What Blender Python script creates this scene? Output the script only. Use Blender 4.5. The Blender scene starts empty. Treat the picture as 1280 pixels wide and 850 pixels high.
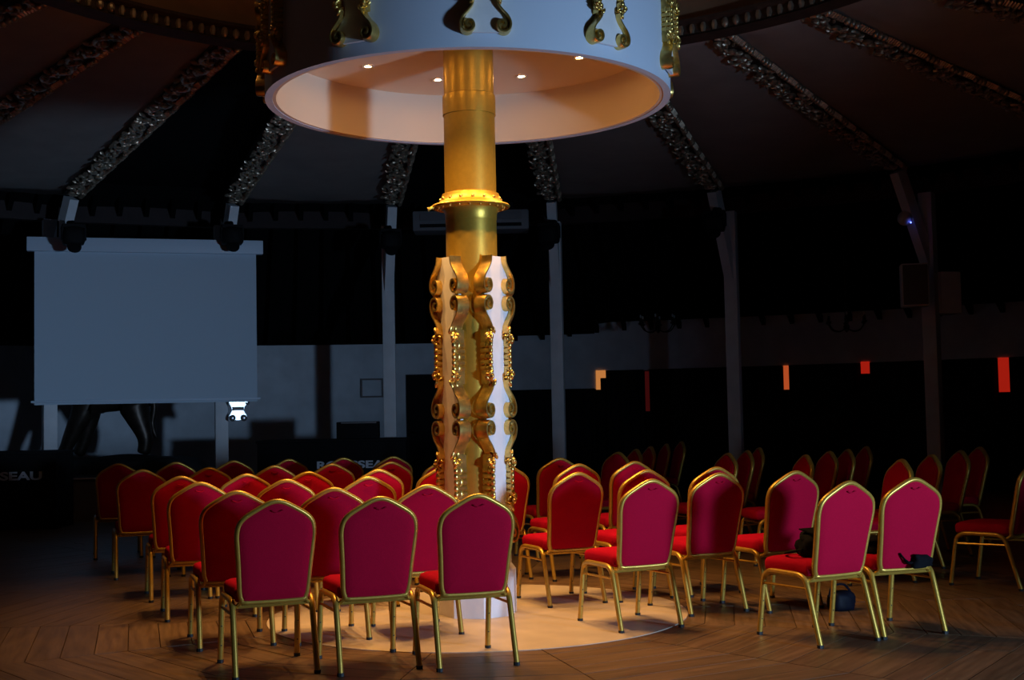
import bpy, bmesh, math, random
from mathutils import Vector, Matrix
random.seed(7)
S = bpy.context.scene
COL = S.collection
PI = math.pi

# ------------------------------------------------------------------ camera
CAMZ, FPX, PITCH, ROLL = 1.39, 1600.0, math.atan(88/1600.0), 0.02
def cam_axes():
    F = Vector((0, math.cos(PITCH), math.sin(PITCH)))
    U = Vector((0, -math.sin(PITCH), math.cos(PITCH)))
    R = Vector((1, 0, 0))
    c, s = math.cos(ROLL), math.sin(ROLL)
    return c*R - s*U, c*U + s*R, F
CR, CU, CF = cam_axes()
CP = Vector((0, 0, CAMZ))
cam = bpy.data.cameras.new('camera'); camo = bpy.data.objects.new('camera', cam); COL.objects.link(camo)
cam.sensor_width = 36; cam.lens = FPX/1280*36; cam.clip_end = 200
M = Matrix((CR, CU, -CF)).transposed().to_4x4(); M.translation = CP
camo.matrix_world = M
S.camera = camo
def at_z(px, py, z):
    r = CF*FPX + CR*(px-640) - CU*(py-425); return CP + r*((z-CAMZ)/r.z)
def at_y(px, py, y):
    r = CF*FPX + CR*(px-640) - CU*(py-425); return CP + r*(y/r.y)
def proj(p):
    q = Vector(p)-CP; d = q.dot(CF)
    if d < 0.2: return None
    return 640+FPX*q.dot(CR)/d, 425-FPX*q.dot(CU)/d, d

# ------------------------------------------------------------------ world, lights, exposure
W = bpy.data.worlds.new('world'); S.world = W; W.use_nodes = True
W.node_tree.nodes['Background'].inputs[0].default_value = (0.30, 0.40, 0.62, 1)
W.node_tree.nodes['Background'].inputs[1].default_value = 0.012
S.view_settings.view_transform = 'Standard'; S.view_settings.look = 'None'
S.view_settings.gamma = 1; S.view_settings.use_curve_mapping = False
S.view_settings.exposure = 0.0
COLX, COLY = -0.27, 8.9                      # the gold column
CXY = Vector((COLX, COLY, 0))
C1 = Vector((-1.10, 8.64, 0)); RPOST = 10.72; RWALL = 14.3
DOORP = Vector((6.3, 2.6, 0))                # open daylight doorway in the entrance partition
def lamp(name, kind, loc, energy, color, **kw):
    l = bpy.data.lights.new(name, kind); l.energy = energy; l.color = color
    for k, v in kw.items(): setattr(l, k, v)
    o = bpy.data.objects.new(name, l); COL.objects.link(o); o.location = loc
    return o
dl = lamp('daylight_through_doorway', 'AREA', (DOORP.x, DOORP.y, 1.02), 118, (0.42, 0.66, 1.0), shape='RECTANGLE', size=0.62, size_y=0.6, spread=math.radians(76))
dl.rotation_euler = ((CXY - DOORP).to_track_quat('-Z', 'Z')).to_euler()
dl.location -= (CXY-DOORP).normalized()*0.6          # daylight stands at the outer end of the passage
WARM = (1.0, 0.54, 0.17)
SPOT_W = 140

# ------------------------------------------------------------------ materials
def mat(name, col, rough=0.6, metal=0.0, noise=0.0, nscale=20, bump=0.0, bscale=80, emit=None, estr=0, spec=0.5, sheen=0.0, coat=0.0, stretch=None, col2=None):
    m = bpy.data.materials.new(name); m.use_nodes = True
    nt = m.node_tree; b = nt.nodes['Principled BSDF']
    b.inputs['Base Color'].default_value = (*col, 1); b.inputs['Roughness'].default_value = rough
    b.inputs['Metallic'].default_value = metal; b.inputs['Specular IOR Level'].default_value = spec
    b.inputs['Sheen Weight'].default_value = sheen; b.inputs['Coat Weight'].default_value = coat
    tc = nt.nodes.new('ShaderNodeTexCoord'); src = tc.outputs['Object']
    if stretch:
        mp = nt.nodes.new('ShaderNodeMapping'); mp.inputs['Scale'].default_value = stretch
        nt.links.new(src, mp.inputs[0]); src = mp.outputs[0]
    if noise or col2:
        n = nt.nodes.new('ShaderNodeTexNoise'); n.inputs['Scale'].default_value = nscale; n.inputs['Detail'].default_value = 5
        nt.links.new(src, n.inputs['Vector'])
        r = nt.nodes.new('ShaderNodeValToRGB'); r.color_ramp.elements[0].position = 0.3; r.color_ramp.elements[1].position = 0.7
        c2 = col2 or tuple(min(1, c*(1+noise)) for c in col); c1 = tuple(c*(1-noise) for c in col) if not col2 else col
        r.color_ramp.elements[0].color = (*c1, 1); r.color_ramp.elements[1].color = (*c2, 1)
        nt.links.new(n.outputs['Fac'], r.inputs[0]); nt.links.new(r.outputs[0], b.inputs['Base Color'])
    if bump:
        n2 = nt.nodes.new('ShaderNodeTexNoise'); n2.inputs['Scale'].default_value = bscale; n2.inputs['Detail'].default_value = 3
        nt.links.new(src, n2.inputs['Vector'])
        bp = nt.nodes.new('ShaderNodeBump'); bp.inputs['Strength'].default_value = bump; bp.inputs['Distance'].default_value = 0.01
        nt.links.new(n2.outputs['Fac'], bp.inputs['Height']); nt.links.new(bp.outputs[0], b.inputs['Normal'])
    if emit:
        b.inputs['Emission Color'].default_value = (*emit, 1); b.inputs['Emission Strength'].default_value = estr
    return m
MT = dict(
 gold=mat('satin gold column paint', (0.62, 0.38, 0.05), 0.36, 0.65, noise=0.05, nscale=30, bump=0.10, bscale=160),
 gilt=mat('gilded scroll', (0.76, 0.52, 0.15), 0.28, 0.9, noise=0.2, nscale=25),
 chairgold=mat('gold chair frame', (0.56, 0.34, 0.055), 0.36, 0.6, noise=0.08, nscale=30),
 red=mat('red upholstery', (0.40, 0.004, 0.027), 0.9, 0, noise=0.16, nscale=260, bump=0.15, bscale=300, spec=0.04, sheen=0.0),
 rubber=mat('black rubber', (0.012, 0.012, 0.012), 0.6),
 white=mat('white plaster with cool light tint', (0.58, 0.65, 0.76), 0.65, bump=0.04, bscale=60),  # blue of the cool daylight is put into the white drum paint
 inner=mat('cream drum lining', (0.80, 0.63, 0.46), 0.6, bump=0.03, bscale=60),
 panelwhite=mat('white lacquered board', (0.78, 0.78, 0.80), 0.35, noise=0.06, nscale=8),
 wallwhite=mat('off white wall', (0.70, 0.74, 0.80), 0.8, noise=0.1, nscale=3),
 post=mat('grey white post paint', (0.78, 0.78, 0.80), 0.6, noise=0.06, nscale=5),
 cloth=mat('grey ceiling drape', (0.30, 0.27, 0.25), 0.9, noise=0.1, nscale=2),
 roof=mat('black stained roof boards', (0.006, 0.006, 0.006), 0.9, spec=0.1),
 rafter=mat('black stained rafter', (0.004, 0.004, 0.004), 0.9, spec=0.1),
 beam=mat('dark red brown beam', (0.022, 0.010, 0.009), 0.75, noise=0.2, nscale=6),
 bronze=mat('dull gilt rib ornament', (0.48, 0.38, 0.27), 0.38, 0.7, noise=0.4, nscale=14),
 ribwood=mat('dark rib wood', (0.05, 0.032, 0.024), 0.6, noise=0.3, nscale=9),
 cupola=mat('brown cupola lining', (0.30, 0.17, 0.09), 0.85, noise=0.15, nscale=3),
 screen=mat('matte projection cloth', (0.56, 0.66, 0.76), 0.9),
 case=mat('white screen housing', (0.60, 0.70, 0.82), 0.5),
 black=mat('matt black', (0.006, 0.006, 0.007), 0.75, spec=0.2),
 blackcloth=mat('black curtain cloth', (0.008, 0.007, 0.008), 0.9, sheen=0.0),
 letter=mat('pale lettering', (0.75, 0.78, 0.85), 0.5),
 dimletter=mat('dim lettering', (0.06, 0.05, 0.05), 0.6),
 stage=mat('grey stage front', (0.22, 0.20, 0.20), 0.7, noise=0.1, nscale=6),
 stagetop=mat('dark stage top', (0.03, 0.03, 0.035), 0.6),
 bronze_dark=mat('dark bronze statue', (0.045, 0.032, 0.024), 0.38, 0.6, noise=0.4, nscale=9, bump=0.3, bscale=14),
 rock=mat('dark rock', (0.045, 0.045, 0.048), 0.8, noise=0.4, nscale=6, bump=0.6, bscale=8),
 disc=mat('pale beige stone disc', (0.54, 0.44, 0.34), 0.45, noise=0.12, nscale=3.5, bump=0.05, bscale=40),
 sub=mat('brown joint', (0.18, 0.115, 0.07), 0.8),
 lens=mat('lit lamp lens', (1, 0.8, 0.5), 0.4, emit=(1, 0.54, 0.17), estr=200),
 globe=mat('added warm fill globe', (1, 0.8, 0.5), 0.4, emit=(1, 0.6, 0.25), estr=15),
 chrome=mat('bright chrome', (0.9, 0.9, 0.9), 0.3, 0.9),
 iron=mat('black iron', (0.02, 0.018, 0.016), 0.35, 0.8),
 bulb=mat('clear glass bulb', (0.5, 0.5, 0.5), 0.1, spec=0.8),
 grille=mat('grey speaker grille', (0.16, 0.15, 0.16), 0.6, 0.2, bump=0.5, bscale=220),
 redlit=mat('red lit pane', (0.3, 0.02, 0.01), 0.4, emit=(1.0, 0.03, 0.012), estr=0.32),
 reddim=mat('dim red lit pane', (0.2, 0.02, 0.02), 0.4, emit=(0.30, 0.02, 0.02), estr=0.10),
 orangelit=mat('orange lit pane', (0.3, 0.1, 0.03), 0.4, emit=(1.0, 0.16, 0.04), estr=0.42),
 amberlit=mat('amber lit pane', (0.4, 0.2, 0.05), 0.4, emit=(1.0, 0.36, 0.09), estr=0.50),
 blueled=mat('blue indicator', (0.02, 0.03, 0.3), 0.4, emit=(0.1, 0.15, 1.0), estr=6),
 navy=mat('dark navy nylon', (0.002, 0.003, 0.009), 0.6, noise=0.3, nscale=20, spec=0.15),
 jacket=mat('black cloth', (0.0035, 0.0035, 0.005), 0.85, bump=0.3, bscale=30, spec=0.1),
 acwhite=mat('grey white plastic', (0.16, 0.16, 0.17), 0.6),
)
def plank_mat():
    m = bpy.data.materials.new('brown wood plank'); m.use_nodes = True; nt = m.node_tree; b = nt.nodes['Principled BSDF']
    tc = nt.nodes.new('ShaderNodeTexCoord'); mp = nt.nodes.new('ShaderNodeMapping'); mp.inputs['Scale'].default_value = (1.2, 14, 1)
    oi = nt.nodes.new('ShaderNodeObjectInfo')
    ad = nt.nodes.new('ShaderNodeVectorMath'); ad.operation = 'ADD'
    sc = nt.nodes.new('ShaderNodeMath'); sc.operation = 'MULTIPLY'; sc.inputs[1].default_value = 37
    nt.links.new(oi.outputs['Random'], sc.inputs[0])
    nt.links.new(tc.outputs['Object'], ad.inputs[0]); nt.links.new(sc.outputs[0], ad.inputs[1])
    nt.links.new(ad.outputs[0], mp.inputs[0])
    n = nt.nodes.new('ShaderNodeTexNoise'); n.inputs['Scale'].default_value = 2.2; n.inputs['Detail'].default_value = 6
    nt.links.new(mp.outputs[0], n.inputs['Vector'])
    r = nt.nodes.new('ShaderNodeValToRGB')
    r.color_ramp.elements[0].position = 0.3; r.color_ramp.elements[0].color = (0.10, 0.056, 0.028, 1)
    r.color_ramp.elements[1].position = 0.72; r.color_ramp.elements[1].color = (0.20, 0.118, 0.062, 1)
    nt.links.new(n.outputs['Fac'], r.inputs[0])
    hs = nt.nodes.new('ShaderNodeHueSaturation'); mr = nt.nodes.new('ShaderNodeMapRange')
    mr.inputs['To Min'].default_value = 0.88; mr.inputs['To Max'].default_value = 1.12
    nt.links.new(oi.outputs['Random'], mr.inputs['Value']); nt.links.new(mr.outputs[0], hs.inputs['Value'])
    nt.links.new(r.outputs[0], hs.inputs['Color']); nt.links.new(hs.outputs[0], b.inputs['Base Color'])
    b.inputs['Roughness'].default_value = 0.42; b.inputs['Specular IOR Level'].default_value = 0.4
    return m
MT['plank'] = plank_mat()

# ------------------------------------------------------------------ helpers
class MB:
    def __init__(s): s.v = []; s.f = []
    def add(s, vs, fs):
        o = len(s.v); s.v += [tuple(v) for v in vs]; s.f += [tuple(i+o for i in f) for f in fs]; return s
    def box(s, c, d, mx=None):
        hx, hy, hz = d[0]/2, d[1]/2, d[2]/2
        vs = [Vector((x, y, z)) for z in (-hz, hz) for y in (-hy, hy) for x in (-hx, hx)]
        if mx is not None: vs = [mx @ v for v in vs]
        c = Vector(c)
        return s.add([v+c for v in vs], [(0,2,3,1),(4,5,7,6),(0,1,5,4),(2,6,7,3),(0,4,6,2),(1,3,7,5)])
    def tube(s, pts, r, n=8, cap=True, flat=None):
        pts = [Vector(p) for p in pts]; k = len(pts); rs = r if isinstance(r, (list, tuple)) else [r]*k
        t0 = (pts[1]-pts[0]).normalized(); up = Vector((0,0,1)) if abs(t0.z) < 0.9 else Vector((1,0,0))
        nrm = t0.cross(up).normalized(); vs = []; fs = []
        for i, p in enumerate(pts):
            t = (pts[min(i+1,k-1)]-pts[max(i-1,0)]).normalized()
            nrm = (nrm - t*nrm.dot(t)).normalized(); bn = t.cross(nrm)
            for j in range(n):
                a = 2*PI*j/n; vs.append(p + (nrm*math.cos(a) + bn*math.sin(a)*(flat or 1))*rs[i])
        for i in range(k-1):
            for j in range(n):
                a, b = i*n+j, i*n+(j+1)%n; fs.append((a, b, b+n, a+n))
        if cap: fs.append(tuple(range(n))[::-1]); fs.append(tuple((k-1)*n+j for j in range(n)))
        return s.add(vs, fs)
    def lathe(s, prof, n=48, c=(0,0,0), closed=False):
        vs = []; fs = []; k = len(prof); c = Vector(c)
        for r, z in prof:
            for j in range(n):
                a = 2*PI*j/n; vs.append(c+Vector((r*math.cos(a), r*math.sin(a), z)))
        for i in range(k if closed else k-1):
            i2 = (i+1) % k
            for j in range(n): fs.append((i*n+j, i*n+(j+1)%n, i2*n+(j+1)%n, i2*n+j))
        if not closed:
            if prof[0][0] > 1e-6: fs.append(tuple(range(n))[::-1])
            if prof[-1][0] > 1e-6: fs.append(tuple((k-1)*n+j for j in range(n)))
        return s.add(vs, fs)
    def ell(s, c, rad, mx=None, n=8, m=5):
        vs = [Vector((0,0,-1))]; fs = []
        for i in range(1, m):
            th = -PI/2+PI*i/m
            for j in range(n):
                a = 2*PI*j/n; vs.append(Vector((math.cos(th)*math.cos(a), math.cos(th)*math.sin(a), math.sin(th))))
        vs.append(Vector((0,0,1)))
        for j in range(n):
            fs.append((0, 1+(j+1)%n, 1+j)); fs.append((len(vs)-1, 1+(m-2)*n+j, 1+(m-2)*n+(j+1)%n))
        for i in range(m-2):
            for j in range(n):
                a, b = 1+i*n+j, 1+i*n+(j+1)%n; fs.append((a, b, b+n, a+n))
        vs = [Vector((v.x*rad[0], v.y*rad[1], v.z*rad[2])) for v in vs]
        if mx is not None: vs = [mx @ v for v in vs]
        c = Vector(c); return s.add([v+c for v in vs], fs)
    def prism(s, poly, z0, z1):
        """2D polygon (x,z) extruded along y from z0 to z1"""
        n = len(poly)
        vs = [(x, z0, z) for x, z in poly]+[(x, z1, z) for x, z in poly]
        fs = [tuple(range(n)), tuple(range(2*n-1, n-1, -1))]+[(i, i+n, (i+1)%n+n, (i+1)%n) for i in range(n)]
        return s.add(vs, fs)
    def mesh(s, name, smooth=False, angle=40):
        me = bpy.data.meshes.new(name); me.from_pydata(s.v, [], s.f)
        bm = bmesh.new(); bm.from_mesh(me); bmesh.ops.recalc_face_normals(bm, faces=bm.faces); bm.to_mesh(me); bm.free()
        if smooth:
            me.polygons.foreach_set('use_smooth', [True]*len(me.polygons))
            try: me.set_sharp_from_angle(angle=math.radians(angle))
            except Exception: pass
        me.update(); return me
def link(name, me, m, parent=None, loc=None, rot=None):
    o = bpy.data.objects.new(name, me)
    if m is not None and not me.materials: me.materials.append(MT[m])
    COL.objects.link(o)
    if parent: o.parent = parent
    if loc is not None: o.location = loc
    if rot is not None: o.rotation_euler = rot
    return o
def part(name, mb, m, parent=None, smooth=False, loc=None, rot=None, angle=40):
    return link(name, mb.mesh(name, smooth, angle), m, parent, loc, rot)
def tag(o, label=None, cat=None, group=None, kind=None):
    if label: o['label'] = label
    if cat: o['category'] = cat
    if group: o['group'] = group
    if kind: o['kind'] = kind
    return o
def thing(name, label, cat, loc=(0,0,0), rz=0, group=None):
    o = bpy.data.objects.new(name, None); COL.objects.link(o); o.empty_display_size = 0.1
    o.location = loc; o.rotation_euler = (0, 0, rz); return tag(o, label, cat, group)
def struct(o): return tag(o, kind='structure')
def copy_tree(o, parent=None):
    c = o.copy(); COL.objects.link(c)
    if parent: c.parent = parent
    for ch in list(o.children): copy_tree(ch, c)
    return c
def rbox(name, d, bev, m, parent=None, loc=(0,0,0), rot=None, seg=2):
    bm = bmesh.new(); bmesh.ops.create_cube(bm, size=1)
    for v in bm.verts: v.co = Vector((v.co.x*d[0], v.co.y*d[1], v.co.z*d[2]))
    bmesh.ops.bevel(bm, geom=list(bm.edges), offset=bev, segments=seg, affect='EDGES', profile=0.6)
    me = bpy.data.meshes.new(name); bm.to_mesh(me); bm.free()
    me.polygons.foreach_set('use_smooth', [True]*len(me.polygons))
    try: me.set_sharp_from_angle(angle=math.radians(50))
    except Exception: pass
    return link(name, me, m, parent, loc, rot)
def spline(P, n=6, closed=False):
    P = [Vector(p) for p in P]; out = []; k = len(P)
    rng = k if closed else k-1
    for i in range(rng):
        g = (lambda q: P[q % k]) if closed else (lambda q: P[max(0, min(k-1, q))])
        a, b, c, d = g(i-1), g(i), g(i+1), g(i+2)
        for j in range(n):
            t = j/n
            out.append(0.5*((2*b)+(c-a)*t+(2*a-5*b+4*c-d)*t*t+(3*b-a-3*c+d)*t**3))
    if not closed: out.append(P[-1])
    return out
def pol(c, r, a, z=0.0):
    """point at radius r and azimuth a (degrees clockwise from +Y) around c"""
    return Vector((c.x+r*math.sin(math.radians(a)), c.y+r*math.cos(math.radians(a)), z))

# ------------------------------------------------------------------ floor
fl = struct(part('floor', MB().lathe([(0.001, -0.06), (15.2, -0.06), (15.2, -0.013), (0.001, -0.013)], 96, (C1.x, C1.y, 0)), 'sub'))
NS = 14; SW = 2*PI/NS; PW = 0.19
planks = []
def floor_dir(a): return Vector((math.sin(a), -math.cos(a), 0))       # azimuth from the camera side, clockwise
for s in range(NS):
    ac = math.radians(55)+s*SW; n = floor_dir(ac); t = Vector((math.cos(ac), math.sin(ac), 0))
    for k in range(66):
        a0 = 1.36+k*PW; a1 = a0+PW-0.006
        half0, half1 = a0*math.tan(SW/2)-0.003, a1*math.tan(SW/2)-0.003
        L = 2*half1; m = max(1, int(math.ceil(L/1.5))); cuts = [-9]+[(-0.5+(i+0.25+0.5*random.random())/m)*L for i in range(1, m)]+[9]
        for i in range(m):
            p = [(max(cuts[i], -half0), a0), (min(cuts[i+1], half0)-(0.004 if i < m-1 else 0), a0), (min(cuts[i+1], half1)-(0.004 if i < m-1 else 0), a1), (max(cuts[i], -half1), a1)]
            if p[1][0]-p[0][0] < 0.02: continue
            pts = [CXY+t*u+n*r for u, r in p]
            cen = sum(pts, Vector())/4
            if (cen-C1).length > 14.1: continue
            q = [proj(x) for x in pts]; area = 0
            if all(q):
                ar = abs(sum(q[j][0]*q[(j+1)%4][1]-q[(j+1)%4][0]*q[j][1] for j in range(4)))/2
                c = proj(cen)
                if -60 < c[0] < 1340 and c[1] < 890: area = ar
            planks.append((area, s, p, ac))
planks.sort(key=lambda x: -x[0])
rest = MB()
for i, (area, s, p, ac) in enumerate(planks):
    n = floor_dir(ac); t = Vector((math.cos(ac), math.sin(ac), 0))
    if i < 300:
        uc = (p[0][0]+p[2][0])/2; rc = (p[0][1]+p[2][1])/2
        lo = [(u-uc, rc-r) for u, r in p]
        mb = MB().add([(x, y, z) for z in (-0.013, 0.0) for x, y in lo], [(0,1,2,3),(7,6,5,4),(0,4,5,1),(1,5,6,2),(2,6,7,3),(3,7,4,0)])
        part('plank', mb, 'plank', fl, loc=CXY+t*uc+n*rc+Vector((0, 0, random.uniform(-0.0012, 0))), rot=(0, 0, ac))
    else:
        pts = [CXY+t*u+n*r for u, r in p]
        rest.add([(v.x, v.y, z) for z in (-0.013, -0.001) for v in pts], [(0,1,2,3),(7,6,5,4),(0,4,5,1),(1,5,6,2),(2,6,7,3),(3,7,4,0)])
tag(part('planks_far', rest, 'plank', fl), kind='stuff')
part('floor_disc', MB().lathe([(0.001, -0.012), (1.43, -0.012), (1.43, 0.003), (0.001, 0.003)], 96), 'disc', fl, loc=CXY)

# ------------------------------------------------------------------ outer wall, lean-to roof, ceiling
def arc_wall(a0, a1, z0, z1, r=RWALL, th=0.18, step=3.0):
    n = max(1, int(round((a1-a0)/step))); mb = MB(); vs = []
    for i in range(n+1):
        a = a0+(a1-a0)*i/n
        for rr, z in ((r, z0), (r, z1), (r+th, z1), (r+th, z0)): vs.append(pol(C1, rr, a, z))
    fs = []
    for i in range(n):
        for j in range(4): fs.append((i*4+j, i*4+(j+1)%4, i*4+4+(j+1)%4, i*4+4+j))
    fs += [(3, 2, 1, 0), tuple(n*4+j for j in range(4))]
    return mb.add(vs, fs)
ZW = 2.62
struct(part('wall_left', arc_wall(-110, -3.3, 0, ZW), 'wallwhite'))
struct(part('wall_back', arc_wall(120, 250, 0, ZW), 'wallwhite'))
AZW = 10.35                                  # the low dark dado ends at the amber window
wr = struct(part('wall_right', arc_wall(AZW, 120, 2.05, ZW+0.3), 'wallwhite'))
struct(part('wall_middle', arc_wall(0.2, AZW, 1.74, ZW+0.1), 'wallwhite'))
struct(part('wall_right_base', arc_wall(AZW, 120, 0, 2.05, r=RWALL+0.03), 'black'))
struct(part('wall_middle_base', arc_wall(0.2, AZW, 0, 1.74, r=RWALL+0.01), 'black'))
struct(part('wall_over_door', arc_wall(-3.3, 0.2, 2.07, ZW, step=1.75), 'wallwhite'))
d1 = struct(part('door_1', arc_wall(-3.25, 0.15, 0, 2.06, r=RWALL+0.06, th=0.05, step=1.7), 'black'))
part('door_handle', MB().tube([pol(C1, RWALL+0.02, -2.9, 1.03), pol(C1, RWALL-0.01, -2.9, 1.03), pol(C1, RWALL-0.01, -2.6, 1.03)], 0.012), 'iron', d1)
ax = (CXY-DOORP).normalized(); sd_ = Vector((-ax.y, ax.x, 0)); rotp = Matrix.Rotation(math.atan2(ax.y, ax.x), 3, 'Z')
pa = MB(); fr = MB()
for sg in (-1, 1):
    pa.box(DOORP+sd_*sg*1.25+Vector((0, 0, 1.3)), (0.12, 1.4, 2.6), rotp)
    pa.box(DOORP-ax*0.85+sd_*sg*0.60+Vector((0, 0, 1.2)), (1.55, 0.08, 2.4), rotp)
    fr.box(DOORP+ax*0.01+sd_*sg*0.52+Vector((0, 0, 1.05)), (0.18, 0.08, 2.1), rotp)
fr.box(DOORP+ax*0.01+Vector((0, 0, 2.14)), (0.18, 1.12, 0.08), rotp)
pa.box(DOORP+Vector((0, 0, 2.4)), (0.12, 1.1, 0.4), rotp); pa.box(DOORP-ax*0.85+Vector((0, 0, 2.43)), (1.55, 1.28, 0.06), rotp)
struct(part('wall_lobby', pa, 'wallwhite')); struct(part('door_2', fr, 'post'))
def cone(r0, z0, r1, z1, a0=-180, a1=180, n=96, c0=C1, c1=C1, th=0.05):
    mb = MB(); vs = []
    for i in range(n+1):
        a = a0+(a1-a0)*i/n
        p, q = pol(c0, r0, a, z0(a) if callable(z0) else z0), pol(c1, r1, a, z1)
        vs += [p, q, q+Vector((0, 0, th)), p+Vector((0, 0, th))]
    fs = []
    for i in range(n):
        for j in range(4): fs.append((i*4+j, i*4+(j+1)%4, i*4+4+(j+1)%4, i*4+4+j))
    return mb.add(vs, fs)
def eave(a):
    t = max(0.0, min(1.0, (a-5.5)/7.0)); return ZW+0.01+0.16*t*t*(3-2*t)*(1 if a < 40 else max(0, 1-(a-40)/30))
aisle = struct(part('ceiling_aisle', cone(RWALL+0.25, eave, 10.95, 4.80, n=180), 'roof'))
rm = MB().box((0, 0, 0), (0.07, 3.7, 0.10)).mesh('rafter')
for i in range(50):
    a = -46+i*1.95
    p, q = pol(C1, RWALL+0.1, a, eave(a)-0.04), pol(C1, 11.0, a, 4.69)
    o = link('rafter', rm, 'rafter', aisle); o.location = (p+q)/2
    o.rotation_euler = (q-p).to_track_quat('Y', 'Z').to_euler()
# ring of the cupola
C2 = Vector((-0.30, 8.88, 0)); RR = 4.2; ZR = 5.1
struct(part('ceiling_roof', cone(11.0, 4.80, RR+0.02, 5.55, c1=C2), 'roof'))
struct(part('wall_cupola', MB().lathe([(RR+0.02, 5.15), (RR+0.02, 6.6), (RR+0.12, 6.6), (RR+0.12, 5.15)], 96, (C2.x, C2.y, 0), closed=True), 'cupola'))
struct(part('ceiling_cupola', MB().lathe([(0.001, 6.6), (RR+0.3, 6.6), (RR+0.3, 6.7), (0.001, 6.7)], 96, (C2.x, C2.y, 0)), 'cupola'))
tr = struct(part('trim_ring', MB().lathe([(RR-0.10, 5.03), (RR+0.06, 5.0), (RR+0.10, 5.04), (RR+0.10, 5.2), (RR-0.12, 5.2), (RR-0.12, 5.17), (RR-0.06, 5.15), (RR-0.06, 5.06)], 112, (C2.x, C2.y, 0), closed=True), 'ribwood', smooth=True, angle=30))
dn = MB()
for i in range(220):
    a = i*360/220
    if i % 11 in (0, 1): dn.ell(pol(C2, RR-0.075, a, 5.105), (0.035, 0.035, 0.055))
    else:
        p = pol(C2, RR-0.07, a, 5.06); dn.tube([p, p+Vector((0, 0, 0.045)), p+Vector((0, 0, 0.09))], [0.02, 0.032, 0.02], 6)
tag(part('bead_course', dn, 'bronze', tr, smooth=True), kind='stuff')

A1 = [-52.9, -40.6, -28.56, -16.37, -3.70, 9.34, 22.44, 36.55, 50.5, 64.5]
A2 = [-47.4+13.43*(k-1) for k in range(10)]
ZP = 4.57
def rib_end(k): return pol(C1, RPOST, A1[k], ZP)
def rib_top(k): return pol(C2, RR+0.05, A2[k], ZR)
L0 = 6.6
def build_rib_meshes():
    b = MB().box((L0/2, 0, 0.07), (L0, 0.24, 0.14)).mesh('beam')
    bead = MB(); x = 0.05; i = 0
    while x < L0-0.05:
        if i % 9 < 3: bead.ell((x, 0.12, -0.015), (0.040, 0.040, 0.045)); x += 0.085
        else: bead.tube([(x, 0.075, -0.01), (x, 0.12, -0.03), (x, 0.16, -0.005)], [0.014, 0.022, 0.014], 5); x += 0.045
        i += 1
    scr = MB(); x = 0.15; sgn = 1
    while x < L0-0.2:
        cx = x+0.13
        P = []
        for j in range(22):
            a = j/21*4.2*PI/2; r = 0.105*(1-j/25)
            P.append((cx+r*math.cos(a)*1.2, -0.045+sgn*r*math.sin(a), -0.03-0.02*(j/21)))
        scr.tube(P, [0.022]*16+[0.026]*6, 6)
        for q in range(9):
            lx = cx+random.uniform(-0.16, 0.2); ly = -0.045+random.uniform(-0.12, 0.11)
            mx = Matrix.Rotation(random.uniform(0, PI), 3, 'Z') @ Matrix.Rotation(random.uniform(-0.5, 0.5), 3, 'Y')
            scr.ell((lx, ly, -0.02-random.random()*0.03), (0.055, 0.020, 0.028), mx, 6, 4)
        x += 0.30; sgn = -sgn
    return b, bead.mesh('bead_strip', True), scr.mesh('scroll_relief', True)
rb, rbead, rscr = build_rib_meshes()
for k in range(10):
    p, q = rib_end(k), rib_top(k); d = q-p
    r = struct(link('trim_%d' % (k+1), rb, 'ribwood'))
    xa = d.normalized(); za = (Vector((0,0,1))-xa*xa.z).normalized(); ya = za.cross(xa)
    m = Matrix((xa*(d.length/L0), ya, za)).transposed().to_4x4(); m.translation = p
    r.matrix_world = m
    tag(link('bead_strip', rbead, 'bronze', r), kind='stuff'); tag(link('scroll_relief', rscr, 'bronze', r), kind='stuff')
# draped fabric between the ribs, two bays left open
ceil = bpy.data.objects.new('ceiling', None); COL.objects.link(ceil); struct(ceil)
for k in range(9):
    if k in (2, 4): continue
    vs = []; fs = []; n, m = 16, 12
    for i in range(n+1):
        s = i/n; s2 = -0.035+1.03*s
        a, b = rib_end(k).lerp(rib_top(k), s2), rib_end(k+1).lerp(rib_top(k+1), s2)
        for j in range(m+1):
            t = j/m; p = a.lerp(b, t); p.z += 0.06 - 0.10*math.sin(PI*t)*(0.5+0.5*math.sin(PI*s)) + 0.006*math.sin(9*PI*t+2*s)
            if s < 0.03: p += (p-C1).normalized()*0.25*math.sin(PI*t)*Vector((1,1,0)).length*0.5
            vs.append(p)
    for i in range(n):
        for j in range(m): fs.append((i*(m+1)+j, i*(m+1)+j+1, (i+1)*(m+1)+j+1, (i+1)*(m+1)+j))
    o = part('drape_panel', MB().add(vs, fs), 'cloth', ceil, smooth=True)
    md = o.modifiers.new('thickness', 'SOLIDIFY'); md.thickness = 0.01
# ring beam over the posts
bm_ = MB()
for k in range(9):
    a, b = pol(C1, RPOST+0.78, A1[k], 4.42), pol(C1, RPOST+0.78, A1[k+1], 4.42)
    d = b-a; bm_.box((a+b)/2, (d.length+0.05, 0.14, 0.26), Matrix.Rotation(math.atan2(d.y, d.x), 3, 'Z'))
struct(part('trim_beam', bm_, 'beam'))

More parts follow.
